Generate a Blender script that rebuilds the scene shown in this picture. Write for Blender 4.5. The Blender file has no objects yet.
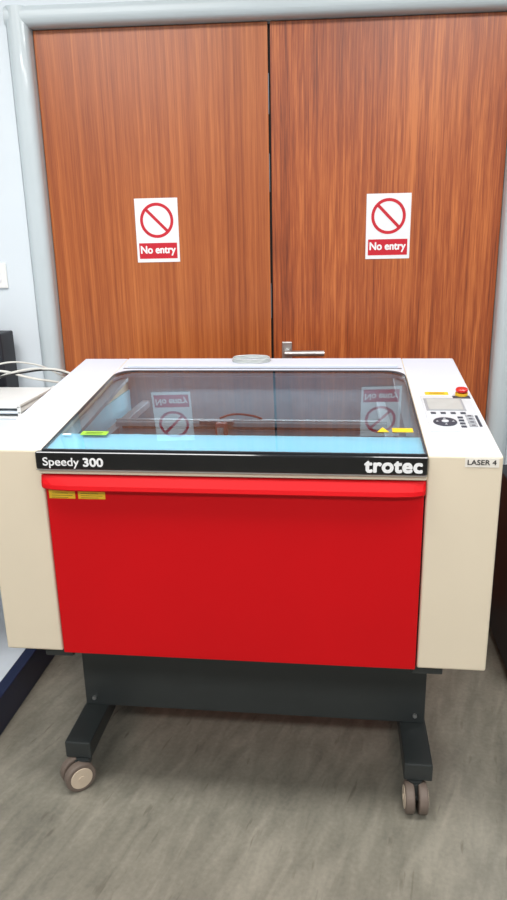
import bpy, bmesh, math
from mathutils import Vector, Matrix
scene=bpy.context.scene
try:
    scene.view_settings.view_transform='Standard'
    scene.view_settings.look='None'
except Exception: pass

# ---------------------------------------------------------------- materials
def newmat(name):
    m=bpy.data.materials.new(name); m.use_nodes=True
    nt=m.node_tree; b=nt.nodes['Principled BSDF']
    return m,nt,b
def srgb(r,g,b):
    f=lambda c:(c/255/12.92 if c/255<=.04045 else ((c/255+.055)/1.055)**2.4)
    return (f(r),f(g),f(b),1)
def plain(name,col,rough=.5,metal=0,noise=.04,nscale=30,coat=0,bump=0.0,bscale=300,spec=.5):
    m,nt,b=newmat(name)
    tc=nt.nodes.new('ShaderNodeTexCoord')
    n=nt.nodes.new('ShaderNodeTexNoise'); n.inputs['Scale'].default_value=nscale; n.inputs['Detail'].default_value=3
    nt.links.new(tc.outputs['Object'],n.inputs['Vector'])
    r=nt.nodes.new('ShaderNodeValToRGB')
    c=srgb(*col)
    r.color_ramp.elements[0].position=.3; r.color_ramp.elements[1].position=.7
    r.color_ramp.elements[0].color=tuple(x*(1-noise) for x in c[:3])+(1,)
    r.color_ramp.elements[1].color=tuple(min(1,x*(1+noise)) for x in c[:3])+(1,)
    nt.links.new(n.outputs['Fac'],r.inputs['Fac']); nt.links.new(r.outputs['Color'],b.inputs['Base Color'])
    b.inputs['Roughness'].default_value=rough; b.inputs['Metallic'].default_value=metal
    b.inputs['Coat Weight'].default_value=coat; b.inputs['Specular IOR Level'].default_value=spec
    if bump:
        n2=nt.nodes.new('ShaderNodeTexNoise'); n2.inputs['Scale'].default_value=bscale
        nt.links.new(tc.outputs['Object'],n2.inputs['Vector'])
        bp=nt.nodes.new('ShaderNodeBump'); bp.inputs['Strength'].default_value=bump; bp.inputs['Distance'].default_value=.001
        nt.links.new(n2.outputs['Fac'],bp.inputs['Height']); nt.links.new(bp.outputs['Normal'],b.inputs['Normal'])
    return m
def wood(name,dark,mid,light,seed,fig,wf):
    m,nt,b=newmat(name); N=nt.nodes.new; L=nt.links.new
    tc=N('ShaderNodeTexCoord')
    def nz(scale,sc,detail=4,rough=.6,dist=0):
        mp=N('ShaderNodeMapping'); mp.inputs['Scale'].default_value=scale; mp.inputs['Location'].default_value=(seed,seed*.7,seed*1.3)
        L(tc.outputs['Object'],mp.inputs['Vector'])
        n=N('ShaderNodeTexNoise'); n.inputs['Scale'].default_value=sc; n.inputs['Detail'].default_value=detail
        n.inputs['Roughness'].default_value=rough; n.inputs['Distortion'].default_value=dist
        L(mp.outputs['Vector'],n.inputs['Vector']); return n
    a=nz((70,1,.18),1,3,.5,.1)        # ribbon stripes
    f=nz((380,1,7),1,4,.6)            # fine pores
    g=nz((110,1,fig),1,4,.65,.4)      # flame flecks
    big=nz((3,1,.8),1,2)
    def math_(op,x,y):
        k=N('ShaderNodeMath'); k.operation=op
        for i,v in enumerate((x,y)):
            if isinstance(v,(int,float)): k.inputs[i].default_value=v
            else: L(v,k.inputs[i])
        return k.outputs[0]
    s=math_('ADD',math_('MULTIPLY',a.outputs['Fac'],.52-wf),math_('MULTIPLY',f.outputs['Fac'],.28))
    s=math_('ADD',s,math_('MULTIPLY',g.outputs['Fac'],wf))
    s=math_('ADD',s,math_('MULTIPLY',big.outputs['Fac'],.20))
    r=N('ShaderNodeValToRGB'); e=r.color_ramp.elements
    e[0].position=.39; e[0].color=srgb(*dark); e[1].position=.61; e[1].color=srgb(*light)
    k=e.new(.5); k.color=srgb(*mid)
    L(s,r.inputs['Fac']); L(r.outputs['Color'],b.inputs['Base Color'])
    b.inputs['Roughness'].default_value=.38; b.inputs['Coat Weight'].default_value=.2; b.inputs['Coat Roughness'].default_value=.25
    bp=N('ShaderNodeBump'); bp.inputs['Strength'].default_value=.1; bp.inputs['Distance'].default_value=.001
    L(f.outputs['Fac'],bp.inputs['Height']); L(bp.outputs['Normal'],b.inputs['Normal'])
    return m
M={}
M['wood1']=wood('sapele_veneer_a',(138,65,25),(168,88,39),(194,113,56),3.1,.8,.18)
M['wood2']=wood('sapele_veneer_b',(116,49,18),(162,79,34),(200,114,57),9.4,4.5,.32)
M['wall']=plain('painted_wall',(216,224,230),.7,noise=.02,nscale=3,bump=.1)
M['ceil']=plain('ceiling_paint',(235,235,232),.8,noise=.02)
M['frame']=plain('door_frame_gloss',(194,204,208),.3,noise=.02,nscale=4,coat=.3)
M['coat_warm']=plain('powdercoat_warm_lit',(229,215,191),.5,noise=.012,nscale=8,bump=.05)  # grey-white body coat with warm reflected light put into the colour
M['coat_cool']=plain('powdercoat_cool_lit',(212,218,230),.42,noise=.012,nscale=8,bump=.05)  # same body coat with cool overhead light put into the colour
M['red']=plain('red_powdercoat',(206,2,14),.5,noise=.03,nscale=3,spec=.25)
M['black']=plain('gloss_black',(12,13,16),.12,coat=.5)
M['gasket']=plain('gasket_grey',(52,56,62),.4)
M['dark']=plain('dark_gap',(20,20,22),.7)
M['gun']=plain('anthracite_steel',(48,52,52),.45,noise=.06,nscale=14,bump=.1)
M['steel']=plain('satin_steel',(205,205,203),.3,metal=.9)
M['alu']=plain('anodised_alu',(120,124,130),.4,metal=.7)
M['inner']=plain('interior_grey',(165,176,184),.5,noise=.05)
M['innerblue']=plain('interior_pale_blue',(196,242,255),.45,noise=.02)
M['bed']=plain('bed_grey',(165,172,178),.5,noise=.12,nscale=40)
M['slat']=plain('bed_slat_grey',(138,145,152),.5,noise=.08)
M['txtw']=plain('print_white',(240,240,240),.5)
M['txtk']=plain('print_black',(20,20,22),.5)
M['signred']=plain('sign_red',(200,20,42),.45)
M['headred']=plain('head_red',(130,40,40),.5)
M['paper']=plain('sign_white',(238,238,240),.45,noise=.01)
M['yellow']=plain('warning_yellow',(236,190,40),.5)
M['ygreen']=plain('label_yellow_green',(150,200,60),.5)
M['label']=plain('label_cream',(236,230,220),.5)
M['lcd']=plain('lcd_grey',(178,182,180),.25)
M['panel']=plain('silver_keypad',(198,201,205),.4,noise=.02)
M['bezel']=plain('bezel_grey',(150,153,158),.4,noise=.02)
M['btn']=plain('button_dark',(52,58,70),.45)
M['estop']=plain('stop_red',(200,24,24),.3,coat=.4)
M['tyre']=plain('caster_tyre',(112,98,88),.6,noise=.05)
M['hub']=plain('caster_hub',(206,188,166),.5)
M['navy']=plain('navy_steel',(24,34,66),.4)
M['bench']=plain('bench_laminate',(212,220,228),.4,noise=.02)
M['plastic']=plain('white_plastic',(236,236,234),.35,noise=.01)
M['cable']=plain('white_cable',(214,214,208),.5)
M['hose']=plain('clear_hose',(186,190,188),.25,coat=.5)
M['dblue']=plain('black_blue_plastic',(26,28,36),.5)
# vinyl floor
m,nt,b=newmat('vinyl_floor'); N=nt.nodes.new; L=nt.links.new
tc=N('ShaderNodeTexCoord')
def fl(scale,sc,det,dist,rz,rough=.62):
    mp=N('ShaderNodeMapping'); mp.inputs['Rotation'].default_value=(0,0,rz)
    mp2=N('ShaderNodeMapping'); mp2.inputs['Scale'].default_value=scale
    L(tc.outputs['Object'],mp.inputs['Vector']); L(mp.outputs['Vector'],mp2.inputs['Vector'])
    n=N('ShaderNodeTexNoise'); n.inputs['Scale'].default_value=sc; n.inputs['Detail'].default_value=det; n.inputs['Roughness'].default_value=rough; n.inputs['Distortion'].default_value=dist
    L(mp2.outputs['Vector'],n.inputs['Vector']); return n.outputs['Fac']
n1=fl((1,1,1),3,4,.4,0); n2=fl((26,6,1),1.0,4,.6,.3,.5); n3=fl((1,1,1),90,2,0,0,.5)
def ma(x,f,c=None):
    k=N('ShaderNodeMath'); k.operation='MULTIPLY_ADD'; L(x,k.inputs[0]); k.inputs[1].default_value=f
    if c is None: k.inputs[2].default_value=0
    else: L(c,k.inputs[2])
    return k.outputs[0]
s=ma(n3,.15,ma(n2,.40,ma(n1,.45)))
r=N('ShaderNodeValToRGB'); e=r.color_ramp.elements
e[0].position=.36; e[0].color=srgb(110,107,97); e[1].position=.64; e[1].color=srgb(148,143,130)
k=e.new(.5); k.color=srgb(129,125,113)
L(s,r.inputs['Fac'])
n4=fl((50,9,1),1,3,.3,.22,.5)
rr=N('ShaderNodeMapRange'); rr.inputs['From Min'].default_value=.64; rr.inputs['From Max'].default_value=.76; rr.inputs['To Max'].default_value=.7; L(n4,rr.inputs['Value'])
mxc=N('ShaderNodeMix'); mxc.data_type='RGBA'; mxc.blend_type='MIX'; L(rr.outputs[0],mxc.inputs['Factor']); L(r.outputs['Color'],mxc.inputs[6]); mxc.inputs[7].default_value=srgb(98,93,82)
L(mxc.outputs[2],b.inputs['Base Color']); b.inputs['Roughness'].default_value=.27
M['floor']=m
# tinted lid glass
m,nt,b=newmat('tinted_lid_glass'); nt.nodes.remove(b); N=nt.nodes.new; L=nt.links.new
out=nt.nodes['Material Output']
tr=N('ShaderNodeBsdfTransparent'); tr.inputs['Color'].default_value=(.68,.80,.84,1)
gl=N('ShaderNodeBsdfGlossy'); gl.inputs['Roughness'].default_value=.015; gl.inputs['Color'].default_value=(.95,.97,1,1)
fr=N('ShaderNodeFresnel'); fr.inputs['IOR'].default_value=1.9
mxx=N('ShaderNodeMixShader'); L(fr.outputs[0],mxx.inputs[0]); L(tr.outputs[0],mxx.inputs[1]); L(gl.outputs[0],mxx.inputs[2]); L(mxx.outputs[0],out.inputs['Surface'])
M['glass']=m
m,nt,b=newmat('light_diffuser'); b.inputs['Emission Color'].default_value=(1,.99,.98,1); b.inputs['Emission Strength'].default_value=3
M['emit']=m

# ---------------------------------------------------------------- helpers
def empty(name,mw=None,parent=None):
    o=bpy.data.objects.new(name,None); scene.collection.objects.link(o); o.empty_display_size=.1
    if parent: o.parent=parent
    if mw is not None: o.matrix_local=mw
    return o
def finish(name,bm,mats,parent=None,mw=None,smooth=False,assign=None):
    bmesh.ops.recalc_face_normals(bm,faces=bm.faces)
    me=bpy.data.meshes.new(name)
    if assign:
        bm.normal_update()
        for f in bm.faces: f.material_index=assign(f)
    if smooth:
        for f in bm.faces: f.smooth=True
    bm.to_mesh(me); bm.free()
    for q in (mats if isinstance(mats,(list,tuple)) else [mats]): me.materials.append(M[q])
    o=bpy.data.objects.new(name,me); scene.collection.objects.link(o)
    if parent: o.parent=parent
    if mw is not None: o.matrix_local=mw
    return o
def addbox(bm,x0,x1,y0,y1,z0,z1,bev=0,seg=2):
    vs=[bm.verts.new((x,y,z)) for x in (x0,x1) for y in (y0,y1) for z in (z0,z1)]
    fs=[(0,1,3,2),(4,6,7,5),(0,4,5,1),(2,3,7,6),(0,2,6,4),(1,5,7,3)]
    nf=[bm.faces.new([vs[i] for i in f]) for f in fs]
    if bev:
        es=list({e for f in nf for e in f.edges})
        bmesh.ops.bevel(bm,geom=es,offset=bev,segments=seg,affect='EDGES',profile=.5)
def box(name,x0,x1,y0,y1,z0,z1,mat,parent=None,bev=0,mw=None,seg=2,assign=None):
    bm=bmesh.new(); addbox(bm,x0,x1,y0,y1,z0,z1,bev,seg)
    return finish(name,bm,mat,parent,mw,assign=assign)
def addprism(bm,pts,axis,a,b,bev=0,seg=2):
    def mk(p,t):
        if axis=='x': return (t,p[0],p[1])
        if axis=='y': return (p[0],t,p[1])
        return (p[0],p[1],t)
    A=[bm.verts.new(mk(p,a)) for p in pts]; B=[bm.verts.new(mk(p,b)) for p in pts]
    n=len(pts); fs=[bm.faces.new(A),bm.faces.new(B[::-1])]
    for i in range(n): fs.append(bm.faces.new([A[i],B[i],B[(i+1)%n],A[(i+1)%n]]))
    if bev:
        bmesh.ops.bevel(bm,geom=list({e for f in fs for e in f.edges}),offset=bev,segments=seg,affect='EDGES',profile=.5)
def prism(name,pts,axis,a,b,mat,parent=None,bev=0,mw=None,assign=None,seg=2,smooth=False):
    bm=bmesh.new(); addprism(bm,pts,axis,a,b,bev,seg)
    return finish(name,bm,mat,parent,mw,assign=assign,smooth=smooth)
def addcyl(bm,c,r,h,axis='z',seg=32,r2=None,bev=0):
    rot={'z':Matrix.Identity(4),'x':Matrix.Rotation(math.pi/2,4,'Y'),'y':Matrix.Rotation(math.pi/2,4,'X')}[axis]
    g=bmesh.ops.create_cone(bm,cap_ends=True,segments=seg,radius1=r,radius2=r if r2 is None else r2,depth=h,matrix=Matrix.Translation(c)@rot)
    if bev:
        es=[e for e in {e for v in g['verts'] for e in v.link_edges} if any(len(f.verts)>4 for f in e.link_faces)]
        bmesh.ops.bevel(bm,geom=es,offset=bev,segments=3,affect='EDGES',profile=.5)
def cyl(name,c,r,h,mat,parent=None,axis='z',seg=32,bev=0,mw=None,r2=None):
    bm=bmesh.new(); addcyl(bm,c,r,h,axis,seg,r2,bev)
    return finish(name,bm,mat,parent,mw)
def ring(name,c,ro,ri,t,mat,parent,mw=None,seg=48):
    bm=bmesh.new(); L_=[]
    for (r,d) in ((ro,0),(ri,0),(ri,t),(ro,t)):
        L_.append([bm.verts.new((c[0]+r*math.cos(2*math.pi*i/seg),c[1]-d,c[2]+r*math.sin(2*math.pi*i/seg))) for i in range(seg)])
    for k in range(4):
        for i in range(seg):
            bm.faces.new([L_[k][i],L_[k][(i+1)%seg],L_[(k+1)%4][(i+1)%seg],L_[(k+1)%4][i]])
    return finish(name,bm,mat,parent,mw)
def text(name,s,x0,x1,z0,z1,mat,parent,mw,thick=0.0,space=1.0):
    """lettering fitted in a box; thick = stroke thickening in metres made from shifted copies"""
    cu=bpy.data.curves.new(name+'_c','FONT'); cu.body=s; cu.size=1; cu.extrude=.004; cu.space_character=space
    ob=bpy.data.objects.new(name+'_t',cu); scene.collection.objects.link(ob)
    bpy.context.view_layer.update()
    dg=bpy.context.evaluated_depsgraph_get()
    me=bpy.data.meshes.new_from_object(ob.evaluated_get(dg)); me.name=name
    bpy.data.objects.remove(ob)
    x0+=thick; x1-=thick; z0+=thick; z1-=thick
    xs=[v.co.x for v in me.vertices]; ys=[v.co.y for v in me.vertices]
    sx=(x1-x0)/(max(xs)-min(xs)); sy=(z1-z0)/(max(ys)-min(ys)); mx_,my_=min(xs),min(ys)
    for v in me.vertices:
        v.co.x=x0+(v.co.x-mx_)*sx; v.co.y=z0+(v.co.y-my_)*sy; v.co.z*=.1
    if thick:
        bm=bmesh.new(); bm.from_mesh(me)
        base=list(bm.faces)+list(bm.edges)+list(bm.verts)
        for k in range(6):
            a=k*math.pi/3
            d=bmesh.ops.duplicate(bm,geom=base)['geom']
            bmesh.ops.translate(bm,verts=[g for g in d if isinstance(g,bmesh.types.BMVert)],vec=(thick*math.cos(a),thick*math.sin(a),.00001*(k+1)))
        bm.to_mesh(me); bm.free()
    me.materials.clear(); me.materials.append(M[mat])
    o=bpy.data.objects.new(name,me); scene.collection.objects.link(o); o.parent=parent; o.matrix_local=mw
    return o
def FX(y): # vertical front-facing plane, local X=x, local Y=z
    return Matrix.Translation((0,y,0))@Matrix.Rotation(math.pi/2,4,'X')
def tube(name,pts,r,mat,parent=None,cyclic=False):
    cu=bpy.data.curves.new(name,'CURVE'); cu.dimensions='3D'; cu.bevel_depth=r; cu.bevel_resolution=4
    sp=cu.splines.new('BEZIER'); sp.bezier_points.add(len(pts)-1)
    for bp_,p in zip(sp.bezier_points,pts):
        bp_.co=p; bp_.handle_left_type='AUTO'; bp_.handle_right_type='AUTO'
    sp.use_cyclic_u=cyclic; cu.materials.append(M[mat]); cu.use_fill_caps=True
    o=bpy.data.objects.new(name,cu); scene.collection.objects.link(o)
    if parent: o.parent=parent
    return o

# ---------------------------------------------------------------- camera
P=dict(cx=.2265,cy=-1.4220,cz=1.3947,p=.2905,yw=.1223,r=-.0213,f=700.75)
p_,y_,r_=P['p'],P['yw'],P['r']
Fv=Vector((-math.sin(y_)*math.cos(p_),math.cos(y_)*math.cos(p_),-math.sin(p_)))
R0=Vector((math.cos(y_),math.sin(y_),0)); U0=R0.cross(Fv)
R=R0*math.cos(r_)+U0*math.sin(r_); U=-R0*math.sin(r_)+U0*math.cos(r_)
cd=bpy.data.cameras.new('camera'); cam=bpy.data.objects.new('camera',cd); scene.collection.objects.link(cam)
mw=Matrix.Identity(4)
for i in range(3):
    mw[i][0]=R[i]; mw[i][1]=U[i]; mw[i][2]=-Fv[i]
mw[0][3],mw[1][3],mw[2][3]=P['cx'],P['cy'],P['cz']
cam.matrix_world=mw
cd.sensor_fit='VERTICAL'; cd.sensor_height=24; cd.lens=P['f']/900*24; cd.clip_start=.02
scene.camera=cam

# ---------------------------------------------------------------- room
WM=Matrix.Translation((0,1.0716,0))@Matrix.Rotation(math.atan(.06),4,'Z')   # wall frame: x along wall, -y into room
WF=-.035 # wall face
fl_=box('floor',-3.2,3.2,-4,1.6,-.1,0,'floor')
box('ceiling',-3.2,3.2,-4,1.6,2.7,2.8,'ceil')
bm=bmesh.new()
addbox(bm,-3.3,-.835,WF,.15,0,2.7); addbox(bm,.835,3.3,WF,.15,0,2.7); addbox(bm,-.835,.835,WF,.15,2.11,2.7)
finish('wall_back',bm,'wall',None,WM)
box('wall_left',-3.3,-3.2,-4,1.2,0,2.7,'wall')
box('wall_right',3.2,3.3,-4,1.2,0,2.7,'wall')
def prof(x0,x1,y0,y1,r):
    pts=[]
    for cx,cy,a0 in ((x0+r,y0+r,180),(x1-r,y0+r,270)):
        for k in range(7):
            a=math.radians(a0+k*15); pts.append((cx+r*math.cos(a),cy+r*math.sin(a)))
    pts+= [(x1,y1),(x0,y1)]
    return pts
bm=bmesh.new()
addprism(bm,prof(-.835,-.765,-.055,.04,.028),'z',0,2.115)
addprism(bm,prof(.765,.835,-.055,.04,.028),'z',0,2.115)
pts=[(y,z) for (z,y) in prof(2.058,2.118,-.053,.04,.026)]
addprism(bm,pts,'x',-.835,.835)
finish('trim_1',bm,'frame',None,WM)
box('trim_2',-2.9,-.84,WF-.012,WF,0,.1,'dark',None,.003,WM)
box('trim_3',.84,2.9,WF-.012,WF,0,.1,'dark',None,.003,WM)
# doors
def door(name,x0,x1,mat):
    e=empty(name,WM)
    box('leaf',x0,x1,0,.044,.008,2.056,mat,e,.0015)
    return e
d1=door('door_1',-.763,-.0075,'wood1'); d2=door('door_2',.0005,.763,'wood2')
box('rebate_strip',-.0075,.0005,.012,.04,.008,2.053,'dark',d1)
for z in (1.86,1.62,1.2): box('edge_seal_%d'%int(z*100),-.0075,-.005,.003,.012,z-.07,z+.05,'alu',d1)
def handle(e,sx,x,z):
    bm=bmesh.new(); addbox(bm,x-.018,x+.018,-.008,0,z-.085,z+.036,.004)
    finish('backplate',bm,'steel',e)
    cyl('neck',(x,-.028,z),.010,.044,'steel',e,axis='y',seg=24)
    tube('lever',[(x-sx*.006,-.048,z),(x+sx*.03,-.052,z),(x+sx*.085,-.050,z),(x+sx*.130,-.047,z-.001)],.0105,'steel',e)
    cyl('keyhole',(x,-.009,z-.06),.006,.004,'dark',e,axis='y',seg=16)
handle(d2,1,.048,1.012)
# signs
def sign(x,z,tilt=0):
    e=empty('no_entry_sign',WM@Matrix.Translation((x,-.0012,z))@Matrix.Rotation(tilt,4,'Y'))
    box('paper',0,.148,-.0006,.0006,0,.21,'paper',e)
    ring('ring',(.074,-.0008,.138),.0575,.0475,.0004,'signred',e)
    bm=bmesh.new(); addbox(bm,-.049,.049,-.0012,-.0008,-.005,.005)
    bmesh.ops.transform(bm,matrix=Matrix.Translation((.074,0,.138))@Matrix.Rotation(math.radians(45),4,'Y'),verts=bm.verts)
    finish('slash',bm,'signred',e)
    box('band',.008,.140,-.0012,-.0008,.012,.064,'signred',e)
    text('lettering','No entry',.013,.135,.021,.055,'txtw',e,FX(-.0014),.0012)
sign(-.4686,1.3292); sign(.3174,1.3258)
# light switch
sw=empty('light_switch',WM)
box('faceplate',-1.013,-.925,WF-.009,WF,1.252,1.338,'plastic',sw,.003)
box('rocker',-.985,-.945,WF-.013,WF-.008,1.275,1.315,'paper',sw,.002)

# ---------------------------------------------------------------- laser cutter
LC=empty('laser_cutter')
SL=.0876/.7097; ANG=math.atan(SL)
zt=lambda y:.960+SL*y
TP=Matrix.Translation((0,0,.960))@Matrix.Rotation(ANG,4,'X')  # local xy on the sloping top, z normal
DL=.7097/math.cos(ANG)
asg=lambda f:1 if f.normal.z>.75 else 0  # cabinet tops take the cool-lit tint, other faces the warm-lit one
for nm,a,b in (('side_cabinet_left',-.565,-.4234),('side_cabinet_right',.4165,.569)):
    prism(nm,[(0,.451),(0,.960),(.7097,1.0476),(.7097,.451)],'x',a,b,['coat_warm','coat_cool'],LC,.005,assign=asg,seg=3)
box('front_bulkhead',-.4234,.4165,.012,.03,.455,.925,'dark',LC)
box('base_pan',-.4234,.4165,.012,.70,.452,.47,'dark',LC)
box('rear_panel',-.4234,.4165,.69,.7097,.455,1.03,'coat_cool',LC)
box('red_front_panel',-.420,.4125,-.004,.012,.449,.893,'red',LC,.003)
bm=bmesh.new()
secs=[(-.4265,.2),(-.420,.55),(-.40,.85),(-.36,1),(.35,1),(.39,.85),(.409,.55),(.4145,.2)]
rings=[]
for x,s in secs:
    d=.017*s; rings.append([bm.verts.new((x,y,z)) for y,z in ((.010,.903),(-.004,.903),(-.004-d*.2,.900),(-.005-d*.85,.887-.004*s),(-.005-d,.880-.006*s),(-.005-d*.85,.877-.006*s),(-.004,.882),(.010,.882))])
for i in range(len(rings)-1):
    for k in range(8): bm.faces.new([rings[i][k],rings[i+1][k],rings[i+1][(k+1)%8],rings[i][(k+1)%8]])
bm.faces.new(rings[0]); bm.faces.new(rings[-1][::-1])
finish('grip_lip',bm,'red',LC)
box('front_rail',-.4300,.4160,-.003,.014,.905,.918,'coat_warm',LC,.002)
# lid
box('lid_fascia',-.4345,.4165,-.010,.014,.9175,.9585,'black',LC,.004,seg=3)
box('lid_fascia_trim',-.434,.416,-.0106,-.009,.9165,.9185,'steel',LC)
text('lettering_model','Speedy',-.417,-.334,.921,.946,'txtw',LC,FX(-.0106),.0003)
text('lettering_number','300',-.325,-.279,.9255,.946,'txtw',LC,FX(-.0106),.0009)
text('lettering_maker','trotec',.285,.406,.923,.950,'txtw',LC,FX(-.0106),.0018,1.06)
def outline(x0,x1,y0,y1,r,n=10):
    pts=[(x0,y0),(x1,y0)]
    for k in range(n+1):
        a=math.radians(90*k/n); pts.append((x1-r+r*math.cos(a),y1-r+r*math.sin(a)))
    for k in range(n+1):
        a=math.radians(90+90*k/n); pts.append((x0+r+r*math.cos(a),y1-r+r*math.sin(a)))
    return pts
GX0,GX1,GY1,GR=-.420,.4135,.585,.05
bm=bmesh.new(); bm.faces.new([bm.verts.new((x,y,0)) for x,y in outline(GX0,GX1,.004,GY1,GR)])
bm.normal_update()
me=bpy.data.meshes.new('lid_glass'); bm.to_mesh(me); bm.free(); me.materials.append(M['glass'])
o=bpy.data.objects.new('lid_glass',me); scene.collection.objects.link(o); o.parent=LC; o.matrix_local=TP
def frame_ring(name,o,i,a,b,mat):
    bm=bmesh.new(); n=len(o)
    V=[[bm.verts.new((p[0],p[1],t)) for p in pts] for pts,t in ((o,a),(i,a),(i,b),(o,b))]
    for k in range(4):
        for j in range(n): bm.faces.new([V[k][j],V[k][(j+1)%n],V[(k+1)%4][(j+1)%n],V[(k+1)%4][j]])
    return finish(name,bm,mat,LC,TP)
frame_ring('lid_gasket',outline(GX0-.002,GX1+.002,.002,GY1+.003,GR+.002),outline(GX0+.001,GX1-.001,.005,GY1-.003,GR+.014),-.006,.0012,'gasket')
n=10; x0,x1=GX0-.002,GX1+.002; r=GR+.002; y1=GY1+.003
pts=[(x0-.0005,y1-r)]
for k in range(1,n+1):
    a=math.radians(180-90*k/n); pts.append((x0+r+r*math.cos(a),y1-r+r*math.sin(a)))
for k in range(0,n):
    a=math.radians(90-90*k/n); pts.append((x1-r+r*math.cos(a),y1-r+r*math.sin(a)))
pts+=[(x1+.0005,y1-r),(x1+.0005,DL-.002),(x0-.0005,DL-.002)]
prism('rear_cover',pts,'z',-.02,0,'coat_cool',LC,mw=TP)
box('hinge_bar',-.40,.40,.618,.640,0,.006,'coat_cool',LC,.002,TP)
box('hinge_groove',-.41,.41,.604,.612,-.001,.0006,'alu',LC,0,TP)
# interior
box('chamber_floor',-.4234,.4165,.03,.69,.82,.83,'bed',LC)
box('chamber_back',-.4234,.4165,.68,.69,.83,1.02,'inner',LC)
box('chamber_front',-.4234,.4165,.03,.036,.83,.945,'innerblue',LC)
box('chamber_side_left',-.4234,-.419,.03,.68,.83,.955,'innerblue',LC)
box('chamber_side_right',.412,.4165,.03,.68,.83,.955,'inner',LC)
bm=bmesh.new()
for i in range(30): 
    y=.10+i*.018; addbox(bm,-.36,.36,y,y+.006,.83,.838)
finish('bed_slats',bm,'slat',LC)
box('ruler_rail',-.38,-.36,.10,.66,.83,.845,'innerblue',LC)
box('ruler_rail_top',-.38,.38,.645,.66,.83,.845,'inner',LC)
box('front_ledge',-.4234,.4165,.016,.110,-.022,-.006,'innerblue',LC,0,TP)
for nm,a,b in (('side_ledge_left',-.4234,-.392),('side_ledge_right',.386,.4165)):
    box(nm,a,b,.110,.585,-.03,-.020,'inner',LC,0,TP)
box('gantry_rail_left',-.375,-.350,.12,.66,.905,.925,'slat',LC,.002)
box('gantry_rail_right',.345,.370,.12,.66,.905,.925,'slat',LC,.002)
box('gantry_beam',-.36,.355,.335,.375,.905,.940,'slat',LC,.003)
box('gantry_belt',-.34,.34,.331,.334,.922,.928,'txtk',LC)
box('gantry_guide',-.36,.355,.345,.350,.940,.943,'bezel',LC)
hd=bmesh.new(); addbox(hd,-.085,-.055,.305,.334,.905,.944,.004); addcyl(hd,(-.070,.318,.89),.008,.05,'z',16,.006)
finish('laser_head',hd,'headred',LC)
cyl('lens_barrel',(-.070,.300,.915),.008,.04,'steel',LC)
box('head_carriage',-.13,-.04,.325,.345,.935,.945,'btn',LC,.002)
tube('head_hose',[(-.08,.36,.945),(-.05,.39,.948),(.0,.39,.945),(.03,.37,.942)],.003,'headred',LC)
box('led_strip',-.36,.36,.672,.679,.998,1.003,'plastic',LC)
ld=bpy.data.lights.new('led_light','AREA'); ld.shape='RECTANGLE'; ld.size=.7; ld.size_y=.02; ld.energy=1.2; ld.color=(.86,.95,1)
lo=bpy.data.objects.new('led_light',ld); scene.collection.objects.link(lo); lo.parent=LC; lo.location=(0,.65,.995); lo.rotation_euler=(math.radians(-50),0,0)
# stickers on glass
box('glass_label_right',.352,.398,.122,.146,.0012,.0016,'yellow',LC,0,TP)
prism('glass_warning_triangle',[(.318,.122),(.345,.122),(.3315,.150)],'z',.0012,.0016,'yellow',LC,mw=TP)
box('glass_label_left',-.363,-.300,.085,.108,.0012,.0016,'ygreen',LC,0,TP)
for k in range(2): box('glass_label_print_%d'%k,-.352,-.312,.090+k*.008,.0925+k*.008,.0016,.0018,'txtk',LC,0,TP)
box('glass_label_small',-.405,-.385,.085,.092,.0012,.0016,'txtw',LC,0,TP)
for i,(a,b) in enumerate(((-.413,-.3525),(-.3455,-.283))):
    box('warning_label_%d'%(i+1),a,b,-.0046,-.0038,.848,.8735,'yellow',LC)
    for k,z in enumerate((.869,.8605,.8555,.8505)):
        box('label_line_%d_%d'%(i+1,k),a+.006,b-.006-.01*(k%2),-.0049,-.0045,z-.0004,z+.0004,'txtk',LC)
box('number_label',.492,.5605,-.0008,.0002,.936,.9560,'label',LC)
text('number_label_text','LASER 4',.497,.555,.941,.952,'txtk',LC,FX(-.0009),.0002)
# control panel
cp=lambda n,x0,x1,y0,y1,h,m,b=.0008,z0=0:box(n,x0,x1,y0,y1,z0,h,m,LC,b,TP)
cp('keypad_plate',.437,.558,.130,.372,.0012,'panel')
cp('display_bezel',.443,.536,.262,.350,.0022,'bezel')
cp('display',.449,.530,.268,.344,.0028,'lcd',0)
cp('panel_warning_label',.452,.510,.380,.400,.0016,'yellow',0)
for k in range(2): cp('panel_warning_print_%d'%k,.462,.500,.385+k*.007,.3872+k*.007,.0018,'txtk',0)
for i in range(4): cp('soft_key_%d'%i,.450+i*.023,.462+i*.023,.240,.250,.003,'btn')
cyl('dpad',(.476,.188,.0015),.027,.003,'btn',LC,mw=TP,bev=.001)
for i in range(4):
    a=math.pi/2*i; cyl('dpad_arrow_%d'%i,(.476+.018*math.cos(a),.188+.018*math.sin(a),.0032),.0035,.001,'panel',LC,mw=TP,seg=3)
cyl('dpad_centre',(.476,.188,.0035),.008,.002,'panel',LC,mw=TP)
for i,(x,y) in enumerate(((.514,.216),(.514,.197),(.514,.178),(.514,.159))): cp('key_%d'%i,x-.006,x+.006,y-.005,y+.005,.003,'btn')
for i,(x,y) in enumerate(((.536,.225),(.536,.205),(.536,.185),(.536,.165))):
    cp('jog_key_%d'%i,x-.009,x+.009,y-.007,y+.007,.003,'bezel'); cp('jog_mark_%d'%i,x-.004,x+.004,y-.003,y+.003,.0033,'btn',0)
cp('jog_column',.549,.555,.160,.230,.0025,'btn')
cp('stop_label',.517,.560,.350,.370,.002,'btn')
cyl('stop_collar',(.541,.376,.004),.0155,.008,'yellow',LC,mw=TP)
cyl('stop_neck',(.541,.376,.009),.009,.006,'txtk',LC,mw=TP)
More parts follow.
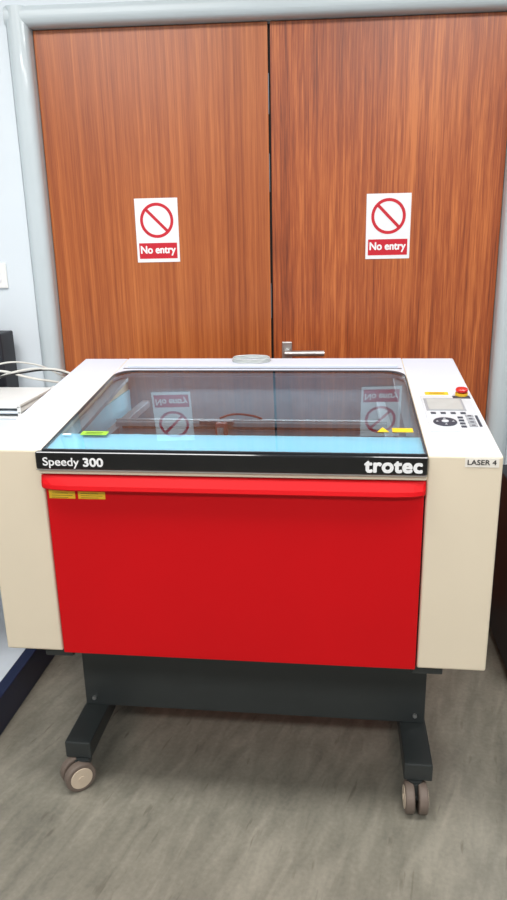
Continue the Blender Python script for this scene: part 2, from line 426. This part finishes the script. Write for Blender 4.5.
cyl('stop_button',(.541,.376,.015),.0155,.010,'estop',LC,mw=TP,bev=.004)
# stand
for s,nm in ((-1,'left'),(1,'right')):
    a,b=sorted((s*.408,s*.478))
    box('underframe_'+nm,a,b,.02,.69,.424,.4515,'gun',LC,.002)
    box('upright_'+nm,*sorted((s*.43,s*.476)),.240,.40,.128,.43,'gun',LC,.003)
    box('foot_'+nm,a,b,.065,.66,.083,.131,'gun',LC,.003)
    for k,z in enumerate((.155,.40)): cyl('bolt_%s_%d'%(nm,k),(s*.448,.223,z),.006,.006,'steel',LC,axis='y',seg=6)
box('stand_panel',-.474,.474,.226,.241,.131,.44,'gun',LC,.002)
box('stand_rear_panel',-.43,.43,.395,.405,.25,.44,'gun',LC)
def caster(nm,x,y,ang,r=.039):
    e=empty(nm,Matrix.Translation((x,y,0))@Matrix.Rotation(ang,4,'Z'),LC)
    for s in (-1,1):
        bm=bmesh.new(); addcyl(bm,(s*.0165,0,r),r,.023,'x',40,None,.005); finish('tyre_%d'%(s+1),bm,'tyre',e)
        bm=bmesh.new(); addcyl(bm,(s*.0165+s*.0117,0,r),r*.72,.003,'x',32,None,.001); addcyl(bm,(s*.0165+s*.0125,0,r),r*.2,.006,'x',20); finish('hub_%d'%(s+1),bm,'hub',e)
    bm=bmesh.new()
    addbox(bm,-.004,.004,-.005,.028,r-.005,.078); addcyl(bm,(0,.02,.076),.020,.013,'z',24); addcyl(bm,(0,0,r),.008,.05,'x',16)
    finish('fork',bm,'gun',e)
caster('caster_front_left',-.447,.060,math.radians(-50),.041)
caster('caster_front_right',.438,.058,math.radians(2))
caster('caster_rear_left',-.443,.62,math.radians(150)); caster('caster_rear_right',.441,.62,math.radians(170))

# coiled hose lying on the rear cover
ch=empty('coiled_hose')
for j in range(3):
    pts=[(-.032+.056*math.cos(t*math.pi/4+j),.676+.026*math.sin(t*math.pi/4+j),zt(.676)+.003+.026*SL*math.sin(t*math.pi/4+j)+j*.004) for t in range(8)]
    tube('coil_%d'%j,pts,.0024,'hose',ch,True)

# ---------------------------------------------------------------- bench at left
WB=empty('workbench')
box('worktop',-1.9,-.66,.30,.955,.875,.90,'bench',WB,.003)
box('rail_front',-1.9,-.66,.30,.34,.82,.875,'navy',WB,.002)
for i,(x,y) in enumerate(((-.98,.30),(-.98,.90),(-1.9,.30),(-1.9,.90))): box('leg_%d'%i,x,x+.04,y,y+.04,.0,.875,'navy',WB,.002)
box('low_shelf',-1.9,-.79,.20,.93,.085,.105,'bench',WB,.002)
box('kick_rail',-.79,-.752,.18,.93,.0,.11,'navy',WB,.002)
box('kick_rail_front',-1.9,-.752,.18,.20,.0,.11,'navy',WB,.002)
ps=empty('power_supply')
box('casing',-1.06,-.905,.84,.94,.905,1.11,'dblue',ps,.005)
box('foot_pads',-1.05,-.925,.85,.93,.90,.905,'dark',ps)
box('front_label',-.975,-.915,.838,.8405,1.03,1.09,'bezel',ps)
box('socket_panel',-1.0,-.93,.837,.8405,.93,.975,'alu',ps)
for k in range(3): box('vent_%d'%k,-.965,-.925,.837,.8385,1.042+k*.014,1.046+k*.014,'txtk',ps)
st=empty('document_tray')
for i in range(3): box('tray_%d'%i,-1.0,-.70,.50,.78,.901+i*.016,.908+i*.016,'plastic' if i!=1 else 'bench',st,.002)
box('tray_side',-1.0,-.99,.50,.78,.901,.945,'plastic',st)
box('tray_side_b',-.71,-.70,.50,.78,.901,.945,'plastic',st)
cb=empty('power_cable')
tube('strand_1',[(-.95,.83,.95),(-.86,.80,.985),(-.76,.82,.995),(-.68,.85,.975),(-.62,.86,.93),(-.60,.87,.6)],.004,'cable',cb)
tube('strand_2',[(-1.0,.80,.97),(-.88,.75,1.0),(-.78,.78,.97),(-.70,.84,.94),(-.63,.88,.90)],.004,'cable',cb)
tube('strand_3',[(-1.05,.72,.96),(-.92,.70,.975),(-.82,.76,.99),(-.72,.86,.98),(-.66,.90,.94)],.003,'txtk',cb)
tube('strand_4',[(-1.0,.78,.955),(-.90,.78,1.015),(-.80,.83,1.01),(-.72,.88,.96),(-.68,.90,.92)],.003,'cable',cb)
# black cabinet, right
bx=empty('equipment_cabinet')
box('casing',.79,1.25,.60,1.02,.03,.62,'dblue',bx,.006)
box('door_panel',.81,1.23,.592,.601,.06,.59,'dark',bx,.003)
box('door_pull',.83,.845,.575,.593,.30,.42,'alu',bx,.003)
for i,(x,y) in enumerate(((.81,.62),(1.2,.62),(.81,.97),(1.2,.97))): box('foot_%d'%i,x,x+.03,y,y+.03,0,.03,'dark',bx)

# ---------------------------------------------------------------- lights
def panel(x,y,w,h,e,col=(1,.988,.972)):
    o=empty('ceiling_light',Matrix.Translation((x,y,0)))
    box('housing',-w/2-.02,w/2+.02,-h/2-.02,h/2+.02,2.67,2.70,'plastic',o,.003)
    box('diffuser',-w/2,w/2,-h/2,h/2,2.662,2.671,'emit',o)
    ld=bpy.data.lights.new('tube_light','AREA'); ld.shape='RECTANGLE'; ld.size=w; ld.size_y=h; ld.energy=e; ld.color=col
    lo=bpy.data.objects.new('tube_light',ld); scene.collection.objects.link(lo); lo.parent=o; lo.location=(0,0,2.655)
panel(-.75,-.35,1.2,.5,30); panel(1.0,-.35,1.2,.5,27); panel(-.9,-2.3,1.2,.5,34); panel(1.0,-2.3,1.2,.5,32)
w=bpy.data.worlds.new('world'); scene.world=w; w.use_nodes=True
bg=w.node_tree.nodes['Background']; bg.inputs['Color'].default_value=(.9,.95,1,1); bg.inputs['Strength'].default_value=.48
